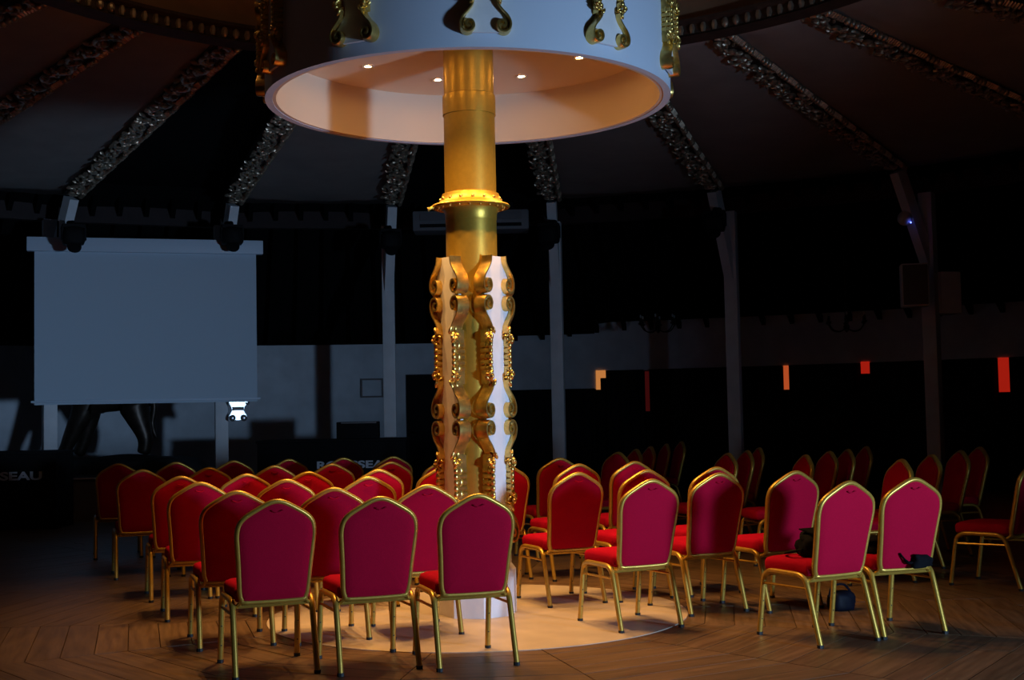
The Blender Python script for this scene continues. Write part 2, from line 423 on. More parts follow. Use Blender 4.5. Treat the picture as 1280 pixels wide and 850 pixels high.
# ------------------------------------------------------------------ posts with raking struts
POSTPX = [None, (-125, 540), (62, 540), (277, 540), (488, 540), (699, 540), (920, 540), (1170, 560), (1400, 560), None]
PLAB = {1: 'pale square post left of the lettered booth', 2: 'pale square post beside the bronze animal statue forelegs', 3: 'pale square post with chrome scroll ornament behind the screen',
        4: 'pale square post beside the black doorway and framed notice', 5: 'pale square post beside the amber lit window', 6: 'pale square post beside the orange lit window',
        7: 'pale square post carrying two loudspeakers', 8: 'pale square post beyond the two loudspeakers'}
for k in range(1, 9):
    e = rib_end(k); y = e.y+0.42*math.cos(math.radians(A1[k]))
    b = at_y(*POSTPX[k], y); base = Vector((b.x, b.y, 0.58 if k in (2, 3) else 0.0))
    t = thing('support_post', PLAB[k], 'post', base, -math.radians(A1[k]), 'posts around the hall')
    zt = 4.28-base.z
    rbox('shaft', (0.19, 0.19, zt), 0.012, 'post', t, (0, 0, zt/2))
    loc = Matrix.Rotation(math.radians(A1[k]), 3, 'Z') @ (Vector((e.x, e.y, base.z))-base)
    a, c = Vector((0, -0.02, 3.30-base.z)), Vector((loc.x, loc.y, ZP-0.04-base.z)); d = c-a
    part('strut', MB().box((0, 0, 0), (0.18, 0.14, d.length)), 'post', t, loc=(a+c)/2, rot=d.to_track_quat('Z', 'X').to_euler())
    rbox('foot_plate', (0.26, 0.26, 0.03), 0.006, 'post', t, (0, 0, 0.015))

# ------------------------------------------------------------------ gilded scroll panels
FL = [(.088, 0), (.096, .045), (.128, .09), (.168, .135), (.187, .185), (.178, .228), (.146, .250), (.108, .242), (.088, .208), (.100, .172), (.130, .166), (.148, .188), (.138, .212), (.120, .206)]
def ribbon(pts2, depth, thick, y0=0.0):
    """strip swept along a (u, v) curve; cross-section rounded towards the viewer (-y)"""
    P = spline([(u, v, 0) for u, v in pts2], 5); k = len(P); vs = []; fs = []
    prof = [(-.5, 0), (-.5, -.75), (-.28, -1), (.28, -1), (.5, -.75), (.5, 0)]; n = len(prof)
    for i, p in enumerate(P):
        t = (P[min(i+1, k-1)]-P[max(i-1, 0)]).normalized(); nr = Vector((-t.y, t.x, 0)); w = thick*(0.8+0.6*i/k)
        for a, b in prof: vs.append((p.x+nr.x*a*w, y0+b*depth, -(p.y+nr.y*a*w)))
    for i in range(k-1):
        for j in range(n): fs.append((i*n+j, i*n+(j+1)%n, (i+1)*n+(j+1)%n, (i+1)*n+j))
    fs += [tuple(range(n))[::-1], tuple((k-1)*n+j for j in range(n))]
    return MB().add(vs, fs)
def make_leaf_mesh(depth):
    mb = MB(); rnd = random.Random(3)
    for i in range(9):
        a = rnd.uniform(-0.2, 1.2)*PI; mx = Matrix.Rotation(a, 3, 'Y')
        mb.ell((0.012*math.cos(a*2)+0.02*math.cos(a), -depth*rnd.uniform(0.55, 1.15), 0.035*math.sin(a)-0.02+0.018*i/4), (0.034, 0.018, 0.013), mx, 6, 4)
    mb.ell((0.012, -depth*1.05, 0.0), (0.02, 0.02, 0.02))
    mb.box((-0.004, -depth*0.4, 0), (0.03, depth*0.8, 0.10))
    return mb.mesh('leaf_cluster', True, 60)
def make_bead_mesh(depth, L):
    mb = MB(); n = 5
    P = [(.012*math.sin(i*1.6), -depth*0.5, -L*i/10) for i in range(11)]
    mb.tube(P, 0.013, 6)
    for i in range(n):
        z = -L*(i+0.5)/n
        mb.tube([(-0.004, 0, z), (0.0, -depth*0.9, z)], 0.021, 7)
        mb.ell((0.004, -depth*0.92, z), (0.024, 0.02, 0.026), None, 7, 5)
    return mb.mesh('bead_drop', True, 60)
PDEP = 0.10
FLARE = [ribbon(FL, PDEP, .021).mesh('scroll', True, 50), None]
FLARE[1] = ribbon([(-u, v) for u, v in FL], PDEP, .021).mesh('scroll', True, 50)
TAPER = [ribbon([(u, .26-v) for u, v in FL], PDEP, .021).mesh('scroll', True, 50), ribbon([(-u, .26-v) for u, v in FL], PDEP, .021).mesh('scroll', True, 50)]
LEAF = make_leaf_mesh(PDEP); BEAD = make_bead_mesh(PDEP, 0.20)
def wfun(seq):
    """board half-width along v from the sequence of units"""
    pts = []
    for kind, v in seq:
        if kind == 'F': pts += [(v, .084), (v+.05, .096), (v+.10, .13), (v+.16, .165), (v+.215, .168), (v+.25, .135)]
        if kind == 'T': pts += [(v+.01, .135), (v+.045, .168), (v+.10, .165), (v+.16, .13), (v+.21, .096), (v+.26, .084)]
        if kind == 'D': pts += [(v+.05, .098), (v+.16, .092), (v+.27, .098)]
    return pts
def scroll_panel(parent, seq, loc, rz, scale=1.0, boardmat='panelwhite', wide=1.0):
    pts = wfun(seq)
    poly = [(w, -v) for v, w in pts]+[(-w, -v) for v, w in reversed(pts)]
    b = part('scroll_panel', MB().prism(poly, -0.055, -0.03), boardmat, parent, loc=loc, rot=(0, 0, rz))
    b.scale = (scale*wide, scale, scale)
    for kind, v in seq:
        for i, sg in enumerate((1, -1)):
            if kind == 'F': link('scroll', FLARE[i], 'gilt', b, (0, 0, -v))
            elif kind == 'T': link('scroll', TAPER[i], 'gilt', b, (0, 0, -v))
            else:
                for vv in (v+0.025, v+0.295):
                    o = link('leaf_cluster', LEAF, 'gilt', b, (sg*0.112, 0, -vv)); o.scale = (sg, 1, 1 if vv < v+.1 else -1)
                o = link('bead_drop', BEAD, 'gilt', b, (sg*0.114, 0, -v-0.06)); o.scale = (sg, 1, 1)
    return b
# column
col = thing('gold_column', 'gold central column with flange and gilded scroll panels', 'column', CXY)
part('plinth', MB().lathe([(0.27, 0.003), (0.27, 0.30), (0.24, 0.34), (0.24, 0.42)], 8), 'panelwhite', col, rot=(0, 0, math.radians(10)))
part('lower_tube', MB().lathe([(0.178, 0.40), (0.178, 2.80)], 64), 'gold', col, smooth=True)
part('middle_tube', MB().lathe([(0.180, 2.82), (0.180, 3.47)], 64), 'gold', col, smooth=True)
part('collar', MB().lathe([(0.180, 3.46), (0.186, 3.462), (0.187, 3.57), (0.184, 3.60), (0.178, 3.605)], 64), 'gold', col, smooth=True)
part('upper_tube', MB().lathe([(0.176, 3.59), (0.176, 3.99)], 64), 'gold', col, smooth=True)
fg = part('flange', MB().lathe([(0.180, 2.72), (0.183, 2.77), (0.20, 2.80), (0.255, 2.815), (0.268, 2.808), (0.275, 2.818), (0.268, 2.828), (0.235, 2.838), (0.212, 2.86), (0.203, 2.89), (0.198, 2.905), (0.180, 2.91)], 64), 'gold', col, smooth=True)
sm = MB().ell((0, 0, 0), (0.014, 0.014, 0.014)).mesh('stud', True)
for i in range(16):
    a = 2*PI*i/16+0.1; link('stud', sm, 'gilt', fg, (0.209*math.cos(a), 0.209*math.sin(a), 2.865))
sm2 = MB().ell((0, 0, 0), (0.009, 0.009, 0.009)).mesh('rivet', True)
for i in range(20):
    a = 2*PI*i/20; link('rivet', sm2, 'gilt', fg, (0.232*math.cos(a), 0.232*math.sin(a), 2.805))
part('lug', MB().tube([(-0.255, -0.06, 2.815), (-0.285, -0.065, 2.80), (-0.297, -0.067, 2.795)], [0.012, 0.010, 0.018], 8), 'gold', fg, smooth=True)
SEQC = [('F', 0), ('T', .27), ('D', .53), ('F', .85), ('T', 1.12), ('D', 1.38), ('F', 1.70)]
for a in (-45, 45, 135, -135):
    rz = math.radians(a); n = Vector((math.sin(rz), -math.cos(rz), 0))
    scroll_panel(col, SEQC, n*0.172+Vector((0, 0, 2.45)), rz, wide=0.76)
# drum canopy over the column
RD, ZD, ZC = 1.41, 3.55, 3.94
dr = thing('canopy_drum', 'white round drum canopy over the gold column, with gilded scrolls', 'canopy', CXY+Vector((0, 0, ZD)))
part('outer_shell', MB().lathe([(RD, 0.0), (RD, 3.05), (RD-0.05, 3.05), (RD-0.05, 0.0)], 96, closed=True), 'white', dr, smooth=True)
part('inner_wall', MB().lathe([(RD-0.05, 0.004), (RD-0.05, ZC-ZD+0.02), (RD-0.075, ZC-ZD+0.02), (RD-0.075, 0.004)], 96, closed=True), 'inner', dr, smooth=True)
part('soffit', MB().lathe([(0.176, ZC-ZD), (RD-0.07, ZC-ZD), (RD-0.07, ZC-ZD+0.03), (0.176, ZC-ZD+0.03)], 96, closed=True), 'inner', dr)
SEQD = [('T', 0), ('D', .26), ('F', .58), ('T', .85), ('D', 1.11), ('F', 1.43)]
for i in range(11):
    a = 6+32.727*i; rz = math.radians(a); n = Vector((math.sin(rz), -math.cos(rz), 0))
    scroll_panel(dr, SEQD, n*(RD-0.012)+Vector((0, 0, 0.07+1.69*0.80)), rz, 0.80, 'panelwhite')
# recessed downlights in the drum
ring_m = MB().lathe([(0.024, 0.0), (0.040, -0.004), (0.044, 0.0), (0.042, 0.006), (0.024, 0.006)], 20, closed=True).mesh('trim', True)
lens_m = MB().lathe([(0.001, 0.0035), (0.023, 0.0035), (0.023, 0.0005), (0.001, 0.0005)], 16).mesh('lens')
for i in range(8):
    a = math.radians(18+45*i); p = CXY+Vector((0.84*math.cos(a), 0.84*math.sin(a), ZC-0.0075))
    t = thing('downlight', 'small warm recessed downlight in the drum soffit', 'downlight', p, 0, 'recessed downlights around the drum soffit')
    link('trim', ring_m, 'chrome', t); link('lens', lens_m, 'lens', t)
    lamp('downlight_beam', 'SPOT', p-Vector((0, 0, 0.015)), SPOT_W, WARM, spot_size=math.radians(98), spot_blend=1.0, shadow_soft_size=0.03)

# ------------------------------------------------------------------ chairs
CH_OUT = [(0, .93), (.045, .920), (.11, .885), (.165, .850), (.195, .812), (.205, .76), (.201, .70), (.192, .60), (.185, .50), (.180, .44), (.169, .405), (.142, .390)]
def back_y(z): return -0.200-(z-0.40)*0.235
def make_chair():
    root = thing('banquet_chair', 'x', 'chair')
    out = CH_OUT+[(-u, z) for u, z in reversed(CH_OUT[1:])]
    P = spline([(u, back_y(z), z) for u, z in out], 3, True)
    # tube loop, flattened so it is deeper than wide
    mb = MB(); n = 8; k = len(P); vs = []; fs = []; bn = Vector((0, 0.976, -0.215))*-1
    for i, p in enumerate(P):
        t = (P[(i+1) % k]-P[i-1]).normalized(); nr = t.cross(bn).normalized()
        for j in range(n):
            a = 2*PI*(j+.5)/n; vs.append(p+nr*math.cos(a)*0.0155+bn*math.sin(a)*0.022)
    for i in range(k):
        for j in range(n): fs.append((i*n+j, i*n+(j+1)%n, ((i+1)%k)*n+(j+1)%n, ((i+1)%k)*n+j))
    part('back_frame', mb.add(vs, fs), 'chairgold', root, smooth=True, angle=60)
    # padded back
    cz = 0.655; vs = []; fs = []; m = len(P)
    rings = [(.985, 0.012), (.985, -0.012), (.93, -0.020), (.75, -0.027), (.4, -0.030)]
    for s, off in rings:
        for p in P:
            u, z = p.x*s, cz+(p.z-cz)*s; vs.append(Vector((u, back_y(z)+off, z)))
    vs.append(Vector((0, back_y(cz)-0.030, cz))); ce = len(vs)-1
    fr_ = [(.93, 0.026), (.75, 0.036), (.4, 0.042)]; st = len(vs)
    for s, off in fr_:
        for p in P:
            u, z = p.x*s, cz+(p.z-cz)*s; vs.append(Vector((u, back_y(z)+off, z)))
    vs.append(Vector((0, back_y(cz)+0.043, cz))); cf = len(vs)-1
    def band(a, b):
        for j in range(m): fs.append((a+j, a+(j+1)%m, b+(j+1)%m, b+j))
    for i in range(4): band(i*m, (i+1)*m)
    for j in range(m): fs.append((4*m+j, 4*m+(j+1)%m, ce))
    band(0, st); band(st, st+m); band(st+m, st+2*m)
    for j in range(m): fs.append((st+2*m+j, st+2*m+(j+1)%m, cf))
    bk = part('backrest', MB().add(vs, fs), 'red', root, smooth=True, angle=60)
    # stitched hand pull near the crown
    g = [(u, back_y(0.895)-0.030-0.002*0, 0.885-0.010*math.cos(u/0.03*PI/2)) for u in (-.03, -.02, -.01, 0, .01, .02, .03)]
    part('hand_pull', MB().tube(g, 0.004, 5), 'red', bk, smooth=True)
    # seat cushion
    so = [(.175, -.205), (.195, -.10), (.207, .05), (.208, .17), (.190, .225), (.12, .243), (0, .248)]
    so = so+[(-u, y) for u, y in reversed(so[:-1])]
    Q = spline([(u, y, 0) for u, y in so], 3, True); m = len(Q); vs = []; fs = []
    for s, z in [(.93, .392), (.985, .400), (1.0, .42), (1.0, .448), (.96, .466), (.85, .476), (.55, .484)]:
        for p in Q: vs.append((p.x*s, 0.02+(p.y-0.02)*s, z))
    for i in range(6):
        for j in range(m): fs.append((i*m+j, i*m+(j+1)%m, (i+1)*m+(j+1)%m, (i+1)*m+j))
    vs.append((0, .02, .487)); 
    for j in range(m): fs.append((6*m+j, 6*m+(j+1)%m, len(vs)-1))
    fs.append(tuple(range(m))[::-1])
    part('seat', MB().add(vs, fs), 'red', root, smooth=True, angle=60)
    # legs: each half of the bent side tube
    capm = MB().tube([(0, 0, 0), (0, 0, .018)], 0.0190, 8).mesh('foot_cap', True)
    for sx in (-1, 1):
        rear = spline([(sx*.218, -.285, .004), (sx*.216, -.232, .18), (sx*.215, -.188, .325), (sx*.215, -.165, .370), (sx*.215, -.125, .394), (sx*.215, -.07, .398), (sx*.215, .005, .398)], 4)
        front = spline([(sx*.218, .262, .004), (sx*.216, .235, .18), (sx*.215, .212, .325), (sx*.215, .195, .368), (sx*.215, .155, .393), (sx*.215, .10, .398), (sx*.215, .0, .398)], 4)
        for pts in (rear, front):
            lg = part('leg', MB().tube(pts, 0.0165, 8), 'chairgold', root, smooth=True, angle=60)
            link('foot_cap', capm, 'rubber', lg, (pts[0].x, pts[0].y+(.003 if pts is rear else -.003), 0.0))
            for zz in (.10, .21):
                yy = (-.285+.053*zz/.18 if pts is rear else .262-.027*zz/.18)
                if pts is front: link('rivet', rivm, 'rubber', lg, (sx*.2165, yy-0.0152, zz))
        part('side_stretcher', MB().tube([(sx*.215, -.192, .325), (sx*.215, .213, .318)], 0.008, 6), 'chairgold', root, smooth=True)
    part('rear_rail', MB().tube([(-.215, -.170, .368), (.215, -.170, .368)], 0.012, 6), 'chairgold', root, smooth=True)
    part('front_rail', MB().tube([(-.215, .195, .368), (.215, .195, .368)], 0.010, 6), 'chairgold', root, smooth=True)
    for sx in (-1, 1):
        part('back_bracket', MB().tube([(sx*.170, -.212, .44), (sx*.176, -.200, .39), (sx*.19, -.172, .368)], 0.012, 6), 'chairgold', root, smooth=True)
    return root
rivm = MB().ell((0, 0, 0), (0.0045, 0.003, 0.0045), None, 6, 4).mesh('rivet', True)
proto = make_chair(); used = [False]
def chair(xy, deg, label, group):
    o = proto if not used[0] else copy_tree(proto); used[0] = True
    f = math.radians(deg); k = 0.322
    o.location = (xy[0]-k*math.sin(f), xy[1]+k*math.cos(f), 0); o.rotation_euler = (0, 0, f)
    tag(o, label, 'chair', group); return o
ROWS = [[(346,628),(475,623),(597,622)], [(296,617),(417,612),(534,609)], [(250,605),(358,603),(460,598)],
        [(226,597),(308,595),(385,591),(473,588.6),(553,587)], [(178,589),(261,586),(343,584),(415,581),(488.5,579),(556,577.5)],
        [(148,581),(220,578),(292,577.5),(361,575),(429,573.6),(491,572)]]
YROW = [(6.86, 0.06), (7.72, 0.12), (8.82, 0.16), (9.76, 0.17), (11.15, 0.16), (12.75, 0.10)]
ORD = ['front', 'second', 'third', 'fourth', 'fifth', 'sixth']
GL = 'red banquet chairs facing the screen'
for i, row in enumerate(ROWS):
    n = len(row)
    for j, (px, py) in enumerate(row):
        y = YROW[i][0]+YROW[i][1]*j; p = at_y(px, py, y)
        rk = 5-i; back = 'front row nearest the stage' if rk == 0 else ('last row from the stage' if rk == 5 else ORD[rk]+' row from the stage')
        sk = n-1-j; seat = 'seat nearest the column' if sk == 0 else ['', 'second', 'third', 'fourth', 'fifth', 'sixth'][sk]+' seat from the column'
        chair((p.x, p.y), 20+random.uniform(-2, 2), 'red gold-framed banquet chair, %s, %s' % (back, seat), GL)
RIGHT = [((633,584.5), 10.5, 23, 'red banquet chair tucked right behind the gold column base'),
 ((722,592), 9.12, 24, 'red banquet chair beside the column, facing its gold scroll panels'),
 ((723,581), 10.5, 24, 'red banquet chair directly ahead of the one beside the column'),
 ((699.5,574.6), 11.9, 22, 'red banquet chair at the head of the file beside the column'),
 ((814,600.5), 8.06, 25, 'red banquet chair on the edge of the pale floor disc, brightly lit back'),
 ((808,589.5), 9.3, 25, 'red banquet chair second in the file starting at the disc edge'),
 ((793,579.5), 10.8, 24, 'red banquet chair heading the file starting at the disc edge'),
 ((898,594.5), 8.64, 24, 'red banquet chair with half shadowed back, next to the disc edge file'),
 ((895,586), 9.5, 24, 'red banquet chair just ahead of the one next to the disc edge file'),
 ((994,592), 8.72, 26, 'red banquet chair with half shadowed back, ahead of the black bag'),
 ((1061,604), 7.46, 28, 'red banquet chair with a black bag on its seat'),
 ((1142,600), 7.66, 20, 'red banquet chair with black jacket pushed through under its back')]
RC = {}
for (px, py), y, deg, lab in RIGHT:
    p = at_y(px, py, y); RC[px] = chair((p.x, p.y), deg, lab, 'red banquet chairs between the column and the dark seating')
p = at_z(1277, 739, 0); q = chair((0, 0), 44, 'red banquet chair turned sideways, alone beyond the chairs with bags', 'turned chairs')
f = math.radians(44); v = Matrix.Rotation(f, 3, 'Z') @ Vector((-.218, -.285, 0)); q.location = (p.x-v.x, p.y-v.y, 0)
for i, (x, y) in enumerate([(4.30, 6.35), (4.82, 6.55), (5.34, 6.75), (5.86, 6.95)]):  # unseen chairs added to keep the doorway light off the dim rows
    chair((x, y), 24, 'added unseen red banquet chair, %s the column in the row by the lobby doorway' % ['nearest', 'second from', 'third from', 'fourth from'][i], 'added unseen chairs by the lobby doorway')
DARK = [((1127,576), 10.2, 101), ((1165,573.5), 11.0, 98), ((1201,570), 11.8, 97), ((1225,567), 12.6, 97), ((1007,571), 11.5, 100), ((1037,567.5), 12.25, 102), ((1060,568), 12.7, 98), ((1083,566), 13.4, 96),
        ((910,568), 12.3, 110), ((934,566), 12.9, 102), ((949,564), 13.7, 98), ((772.6,563.5), 13.2, 124), ((795,560), 14.0, 108), ((813,558), 14.9, 104), ((833,557), 15.8, 100), ((852,557), 16.8, 100)]
DN = ['behind the jacket chair', 'behind the half shadowed chair', 'before the orange lit window', 'before the dim red slit']
ON = ['nearest', 'second from', 'third from', 'fourth from', 'fifth from']
cnt = [0]*4
for i, ((px, py), y, deg) in enumerate(DARK):
    p = at_y(px, py, y); c = 0 if i < 4 else 1 if i < 8 else 2 if i < 11 else 3
    chair((p.x, p.y), deg, 'dim banquet chair, %s the column in the sideways row %s' % (ON[cnt[c]], DN[c]), 'sideways banquet chairs '+DN[c]); cnt[c] += 1

# ------------------------------------------------------------------ bags and jacket on the right chairs
def blob(name, sc, m, parent, loc, seed, rot=0, crush=0.18):
    rnd = random.Random(seed); bm = bmesh.new(); bmesh.ops.create_uvsphere(bm, u_segments=24, v_segments=14, radius=1)
    ph = [rnd.uniform(0, 6.28) for _ in range(6)]
    for v in bm.verts:
        x, y, z = v.co
        k = 1+crush*(math.sin(3.1*x+ph[0])*math.sin(2.7*y+ph[1])+0.6*math.sin(6*x+5*z+ph[2])*math.sin(5*y+ph[3]))
        sq = lambda c: math.copysign(abs(c)**0.7, c)
        v.co = Vector((sq(x)*sc[0]*k, sq(y)*sc[1]*k, max(-0.72, sq(z)*k)*sc[2]+0.72*sc[2]))
    me = bpy.data.meshes.new(name); bm.to_mesh(me); bm.free()
    me.polygons.foreach_set('use_smooth', [True]*len(me.polygons))
    return link(name, me, m, parent, loc, (0, 0, rot))
def on_chair(o, x, y, z): 
    return o.location+Matrix.Rotation(o.rotation_euler.z, 3, 'Z') @ Vector((x, y, z))
c1 = RC[1061]
bag = thing('shoulder_bag', 'black soft shoulder bag lying on a red seat', 'bag', on_chair(c1, 0.03, -0.02, 0.483), c1.rotation_euler.z)
blob('body', (0.155, 0.10, 0.085), 'jacket', bag, (0, 0, 0), 4)
part('flap', MB().box((0, -0.02, 0.15), (0.22, 0.15, 0.008), Matrix.Rotation(0.15, 3, 'X')), 'jacket', bag)
part('strap', MB().tube(spline([(-.15, -.02, .05), (-.185, .06, .03), (-.14, .14, .012), (.0, .16, .012), (.12, .12, .012), (.15, .03, .05)], 5), 0.009, 6, flat=0.5), 'jacket', bag, smooth=True)
c2 = RC[1142]
jk = thing('jacket', 'black jacket stuffed on a red seat, hanging out under its back', 'jacket', on_chair(c2, 0.0, -0.02, 0.478), c2.rotation_euler.z)
blob('body', (0.17, 0.13, 0.05), 'jacket', jk, (0.0, 0.02, 0), 9, crush=0.3)
sl = blob('sleeve', (0.085, 0.045, 0.045), 'jacket', jk, (0.105, -0.205, -0.080), 15, rot=0.1, crush=0.35)
part('cuff', MB().tube(spline([(.03, -.228, -.045), (-.01, -.236, -.045), (-.05, -.240, -.01), (-.07, -.238, .015)], 5), [0.016]*8+[0.010]*8, 6, flat=0.5), 'jacket', jk, smooth=True)
p = at_y(1051, 744, 8.75)
nb = thing('nylon_bag', 'dark navy nylon bag on the floor beneath the chairs', 'bag', (p.x, p.y, 0.0), 0.3)
blob('body', (0.095, 0.07, 0.075), 'navy', nb, (0, 0, 0), 12, crush=0.12)
part('strap', MB().tube(spline([(-.09, 0, .09), (-.06, 0, .16), (.03, 0, .165), (.09, 0, .09)], 5), 0.008, 6), 'navy', nb, smooth=True)

# ------------------------------------------------------------------ screen
tl, tr_, bl, br = at_y(43, 308, 17.75), at_y(320, 319, 18.60), at_y(41, 500, 17.75), at_y(321, 499.5, 18.60)
scz = (bl.z+br.z)/2; ang = math.atan2(tr_.y-tl.y, tr_.x-tl.x); cx, cy = (tl.x+tr_.x)/2, (tl.y+tr_.y)/2
sw = math.hypot(tr_.x-tl.x, tr_.y-tl.y); st = (tl.z+tr_.z)/2
scr = thing('projection_screen', 'large white roll-down projection screen hanging before the posts', 'screen', (cx, cy, scz), ang)
sh = st-scz
part('cloth', MB().box((0, 0, sh/2), (sw, 0.006, sh+0.1)), 'screen', scr)
rbox('housing', (sw*1.065, 0.15, 0.20), 0.012, 'case', scr, (0, 0.02, sh+0.07))
rbox('bottom_bar', (sw*1.03, 0.035, 0.035), 0.01, 'case', scr, (0, 0, -0.005))
for s in (-1, 1): part('hanger', MB().tube([(s*sw*.40, 0.05, sh+.15), (s*sw*.40, 0.12, sh+.42)], 0.015, 6), 'black', scr)
# stage lights clamped below the struts
for i, (px, py, k) in enumerate([(92, 292, 2), (290, 292, 3), (488, 297, 4), (686, 290, 5), (893, 275, 6)]):
    p = at_y(px, py, rib_end(k).y-0.62)
    t = thing('stage_light', ['black moving stage light over the screen edge near the booth', 'black moving stage light over the screen edge near the doorway', 'black moving stage light on the post by the doorway', 'black moving stage light beside the air conditioner, by the amber window', 'black moving stage light on the post by the orange window'][i], 'stage light', p, random.uniform(-.5, .5), 'moving stage lights on the posts')
    blob('head', (0.155, 0.16, 0.15), 'black', t, (0, 0, -0.16), i+20, crush=0.05)
    part('lens', MB().lathe([(0.001, 0), (0.085, 0), (0.095, 0.03), (0.09, 0.06)], 16), 'black', t, loc=(0, -0.10, -0.17), rot=(-2.2, 0, 0))
    yk = MB()
    for s in (-1, 1): yk.box((s*0.15, 0, 0.0), (0.025, 0.10, 0.18))
    yk.box((0, 0, 0.10), (0.30, 0.14, 0.05)); part('yoke', yk, 'black', t)
    part('clamp', MB().tube([(0, 0, .10), (0, 0.05, .16), (0, 0.50, .22)], 0.03, 8), 'black', t)
# air conditioner under the ring beam
p = at_y(589, 278, 19.05)
ac = thing('air_conditioner', 'wide grey suspended air conditioner behind the column', 'air conditioner', p, 0.0)
rbox('casing', (1.72, 0.5, 0.30), 0.03, 'acwhite', ac, (0, 0, 0))
rbox('intake_grille', (1.5, 0.02, 0.11), 0.004, 'grille', ac, (0, -0.255, 0.06))
rbox('air_outlet', (1.5, 0.02, 0.05), 0.004, 'black', ac, (0, -0.255, -0.075))
part('bracket', MB().box((-0.6, 0.1, 0.2), (0.05, 0.05, 0.2)).box((0.6, 0.1, 0.2), (0.05, 0.05, 0.2)), 'black', ac)

# ------------------------------------------------------------------ stage, statue, booths
z_st = 0.58
s0, s1 = at_y(-60, 600, 17.45), at_y(300, 600, 18.2)
a = math.atan2(s1.y-s0.y, s1.x-s0.x); L = math.hypot(s1.x-s0.x, s1.y-s0.y)
stg = thing('stage_platform', 'low stage platform with grey front under the screen', 'stage', (s0.x, s0.y, 0), a)
part('front_panel', MB().box((L/2, 0.02, z_st/2-0.01), (L, 0.04, z_st-0.02)), 'stage', stg)
part('deck', MB().box((L/2, 1.25, z_st-0.03), (L, 2.5, 0.06)), 'stagetop', stg)
part('nosing', MB().box((L/2, -0.012, z_st-0.012), (L, 0.025, 0.022)), 'post', stg)
sp = at_y(135, 572, 19.3)
stt = thing('animal_statue', 'dark bronze standing animal statue on a rock base under the screen', 'statue', (sp.x, sp.y, 0))
zb = sp.z
rbm = bmesh.new(); bmesh.ops.create_grid(rbm, x_segments=26, y_segments=12, size=1)
for v in rbm.verts:
    x, y = v.co.x, v.co.y; e = max(abs(x)**4, abs(y)**4)
    v.co = Vector((x*1.30+0.12, y*0.55, (zb-z_st)*(1-e**2)+0.05*math.sin(4*x+1)*math.cos(3*y)*(1-e)+z_st))
me = bpy.data.meshes.new('rock_base'); rbm.to_mesh(me); rbm.free(); me.polygons.foreach_set('use_smooth', [True]*len(me.polygons))
link('rock_base', me, 'rock', stt)
V = []; E = []; Rr = []
def chain(start, pts):
    prev = start
    for x, y, z, r in pts:
        V.append((x, y, z+zb)); Rr.append(r); i = len(V)-1
        if prev is not None: E.append((prev, i))
        prev = i
    return prev
chain(None, [(.40, 0, .98, .27), (.15, 0, .93, .29), (-.10, 0, .95, .30), (-.28, 0, 1.05, .29)])
nk = chain(3, [(-.46, 0, 1.28, .22), (-.60, 0, 1.46, .17)]); hd = chain(nk, [(-.74, 0, 1.42, .13), (-.90, 0, 1.28, .085)])
for s in (-1, 1):
    chain(3, [(-.30, .15*s, .74, .19), (-.44+.05*s, .16*s, .36, .125), (-.53+.06*s, .16*s, .12, .10), (-.58+.06*s, .16*s, .04, .11)])
    chain(0, [(.44, .15*s, .70, .23), (.51-.04*s, .16*s, .44, .15), (.58-.04*s, .16*s, .27, .12), (.55-.04*s, .16*s, .11, .10), (.53-.04*s, .16*s, .04, .11)])
    chain(nk, [(-.60, .14*s, 1.58, .045), (-.66, .22*s, 1.74, .012)])
chain(0, [(.64, 0, 1.02, .07), (.70, 0, .75, .05), (.66, 0, .50, .045), (.69, 0, .36, .05), (.74, 0, .27, .012)])
me = bpy.data.meshes.new('animal_body'); me.from_pydata(V, E, []); ob = link('animal_body', me, 'bronze_dark', stt)
md = ob.modifiers.new('skin', 'SKIN'); md.use_smooth_shade = True
for i, r in enumerate(Rr): me.skin_vertices[0].data[i].radius = (r, r)
me.skin_vertices[0].data[1].use_root = True
sd = ob.modifiers.new('sub', 'SUBSURF'); sd.levels = 2; sd.render_levels = 2
def text(name, s, size, m, parent, loc, rot, width=None):
    cu = bpy.data.curves.new(name, 'FONT'); cu.body = s; cu.size = size; cu.align_x = 'CENTER'; cu.align_y = 'CENTER'; cu.extrude = 0.002; cu.offset = 0.005
    o = bpy.data.objects.new(name, cu); COL.objects.link(o)
    dg = bpy.context.evaluated_depsgraph_get(); dg.update(); me = bpy.data.meshes.new_from_object(o.evaluated_get(dg)); bpy.data.objects.remove(o)
    if width:
        xs = [v.co.x for v in me.vertices]; k = width/(max(xs)-min(xs))
        for v in me.vertices: v.co.x *= k
    me.materials.clear(); return link(name, me, m, parent, loc, rot)
def booth(x0, x1, y, ztop, textx, textz, label, rz):
    p0, p1 = at_y(x0, 590, y), at_y(x1, 590, y); cx = (p0.x+p1.x)/2; w = p1.x-p0.x
    t = thing('presenter_booth', label, 'booth', (cx, y, 0), rz)
    rbox('front_board', (w, 0.05, ztop), 0.008, 'black', t, (0, 0, ztop/2))
    for s in (-1, 1): rbox('side_board', (0.04, 0.6, ztop), 0.006, 'black', t, (s*(w/2-0.02), 0.32, ztop/2))
    rbox('counter_top', (w+0.04, 0.7, 0.04), 0.008, 'black', t, (0, 0.32, ztop+0.02))
    tx = at_y(textx, 590, y).x-cx
    text('lettering', 'ROUSSEAU', 0.145, 'letter', t, (tx, -0.03, textz), (PI/2, 0, 0), 1.13)
    return t
b1 = booth(-122, 71, 16.4, 0.95, -2, 0.675, 'black lettered booth standing before the stage', 0.0)
b2 = booth(322, 508, 18.7, 0.98, 445, 0.645, 'black lettered booth carrying a black monitor box', 0.0)
p = at_y(448, 545, 18.95)
mo = thing('monitor_case', 'black monitor box standing on the lettered booth', 'monitor', (p.x, 18.95, 1.02))
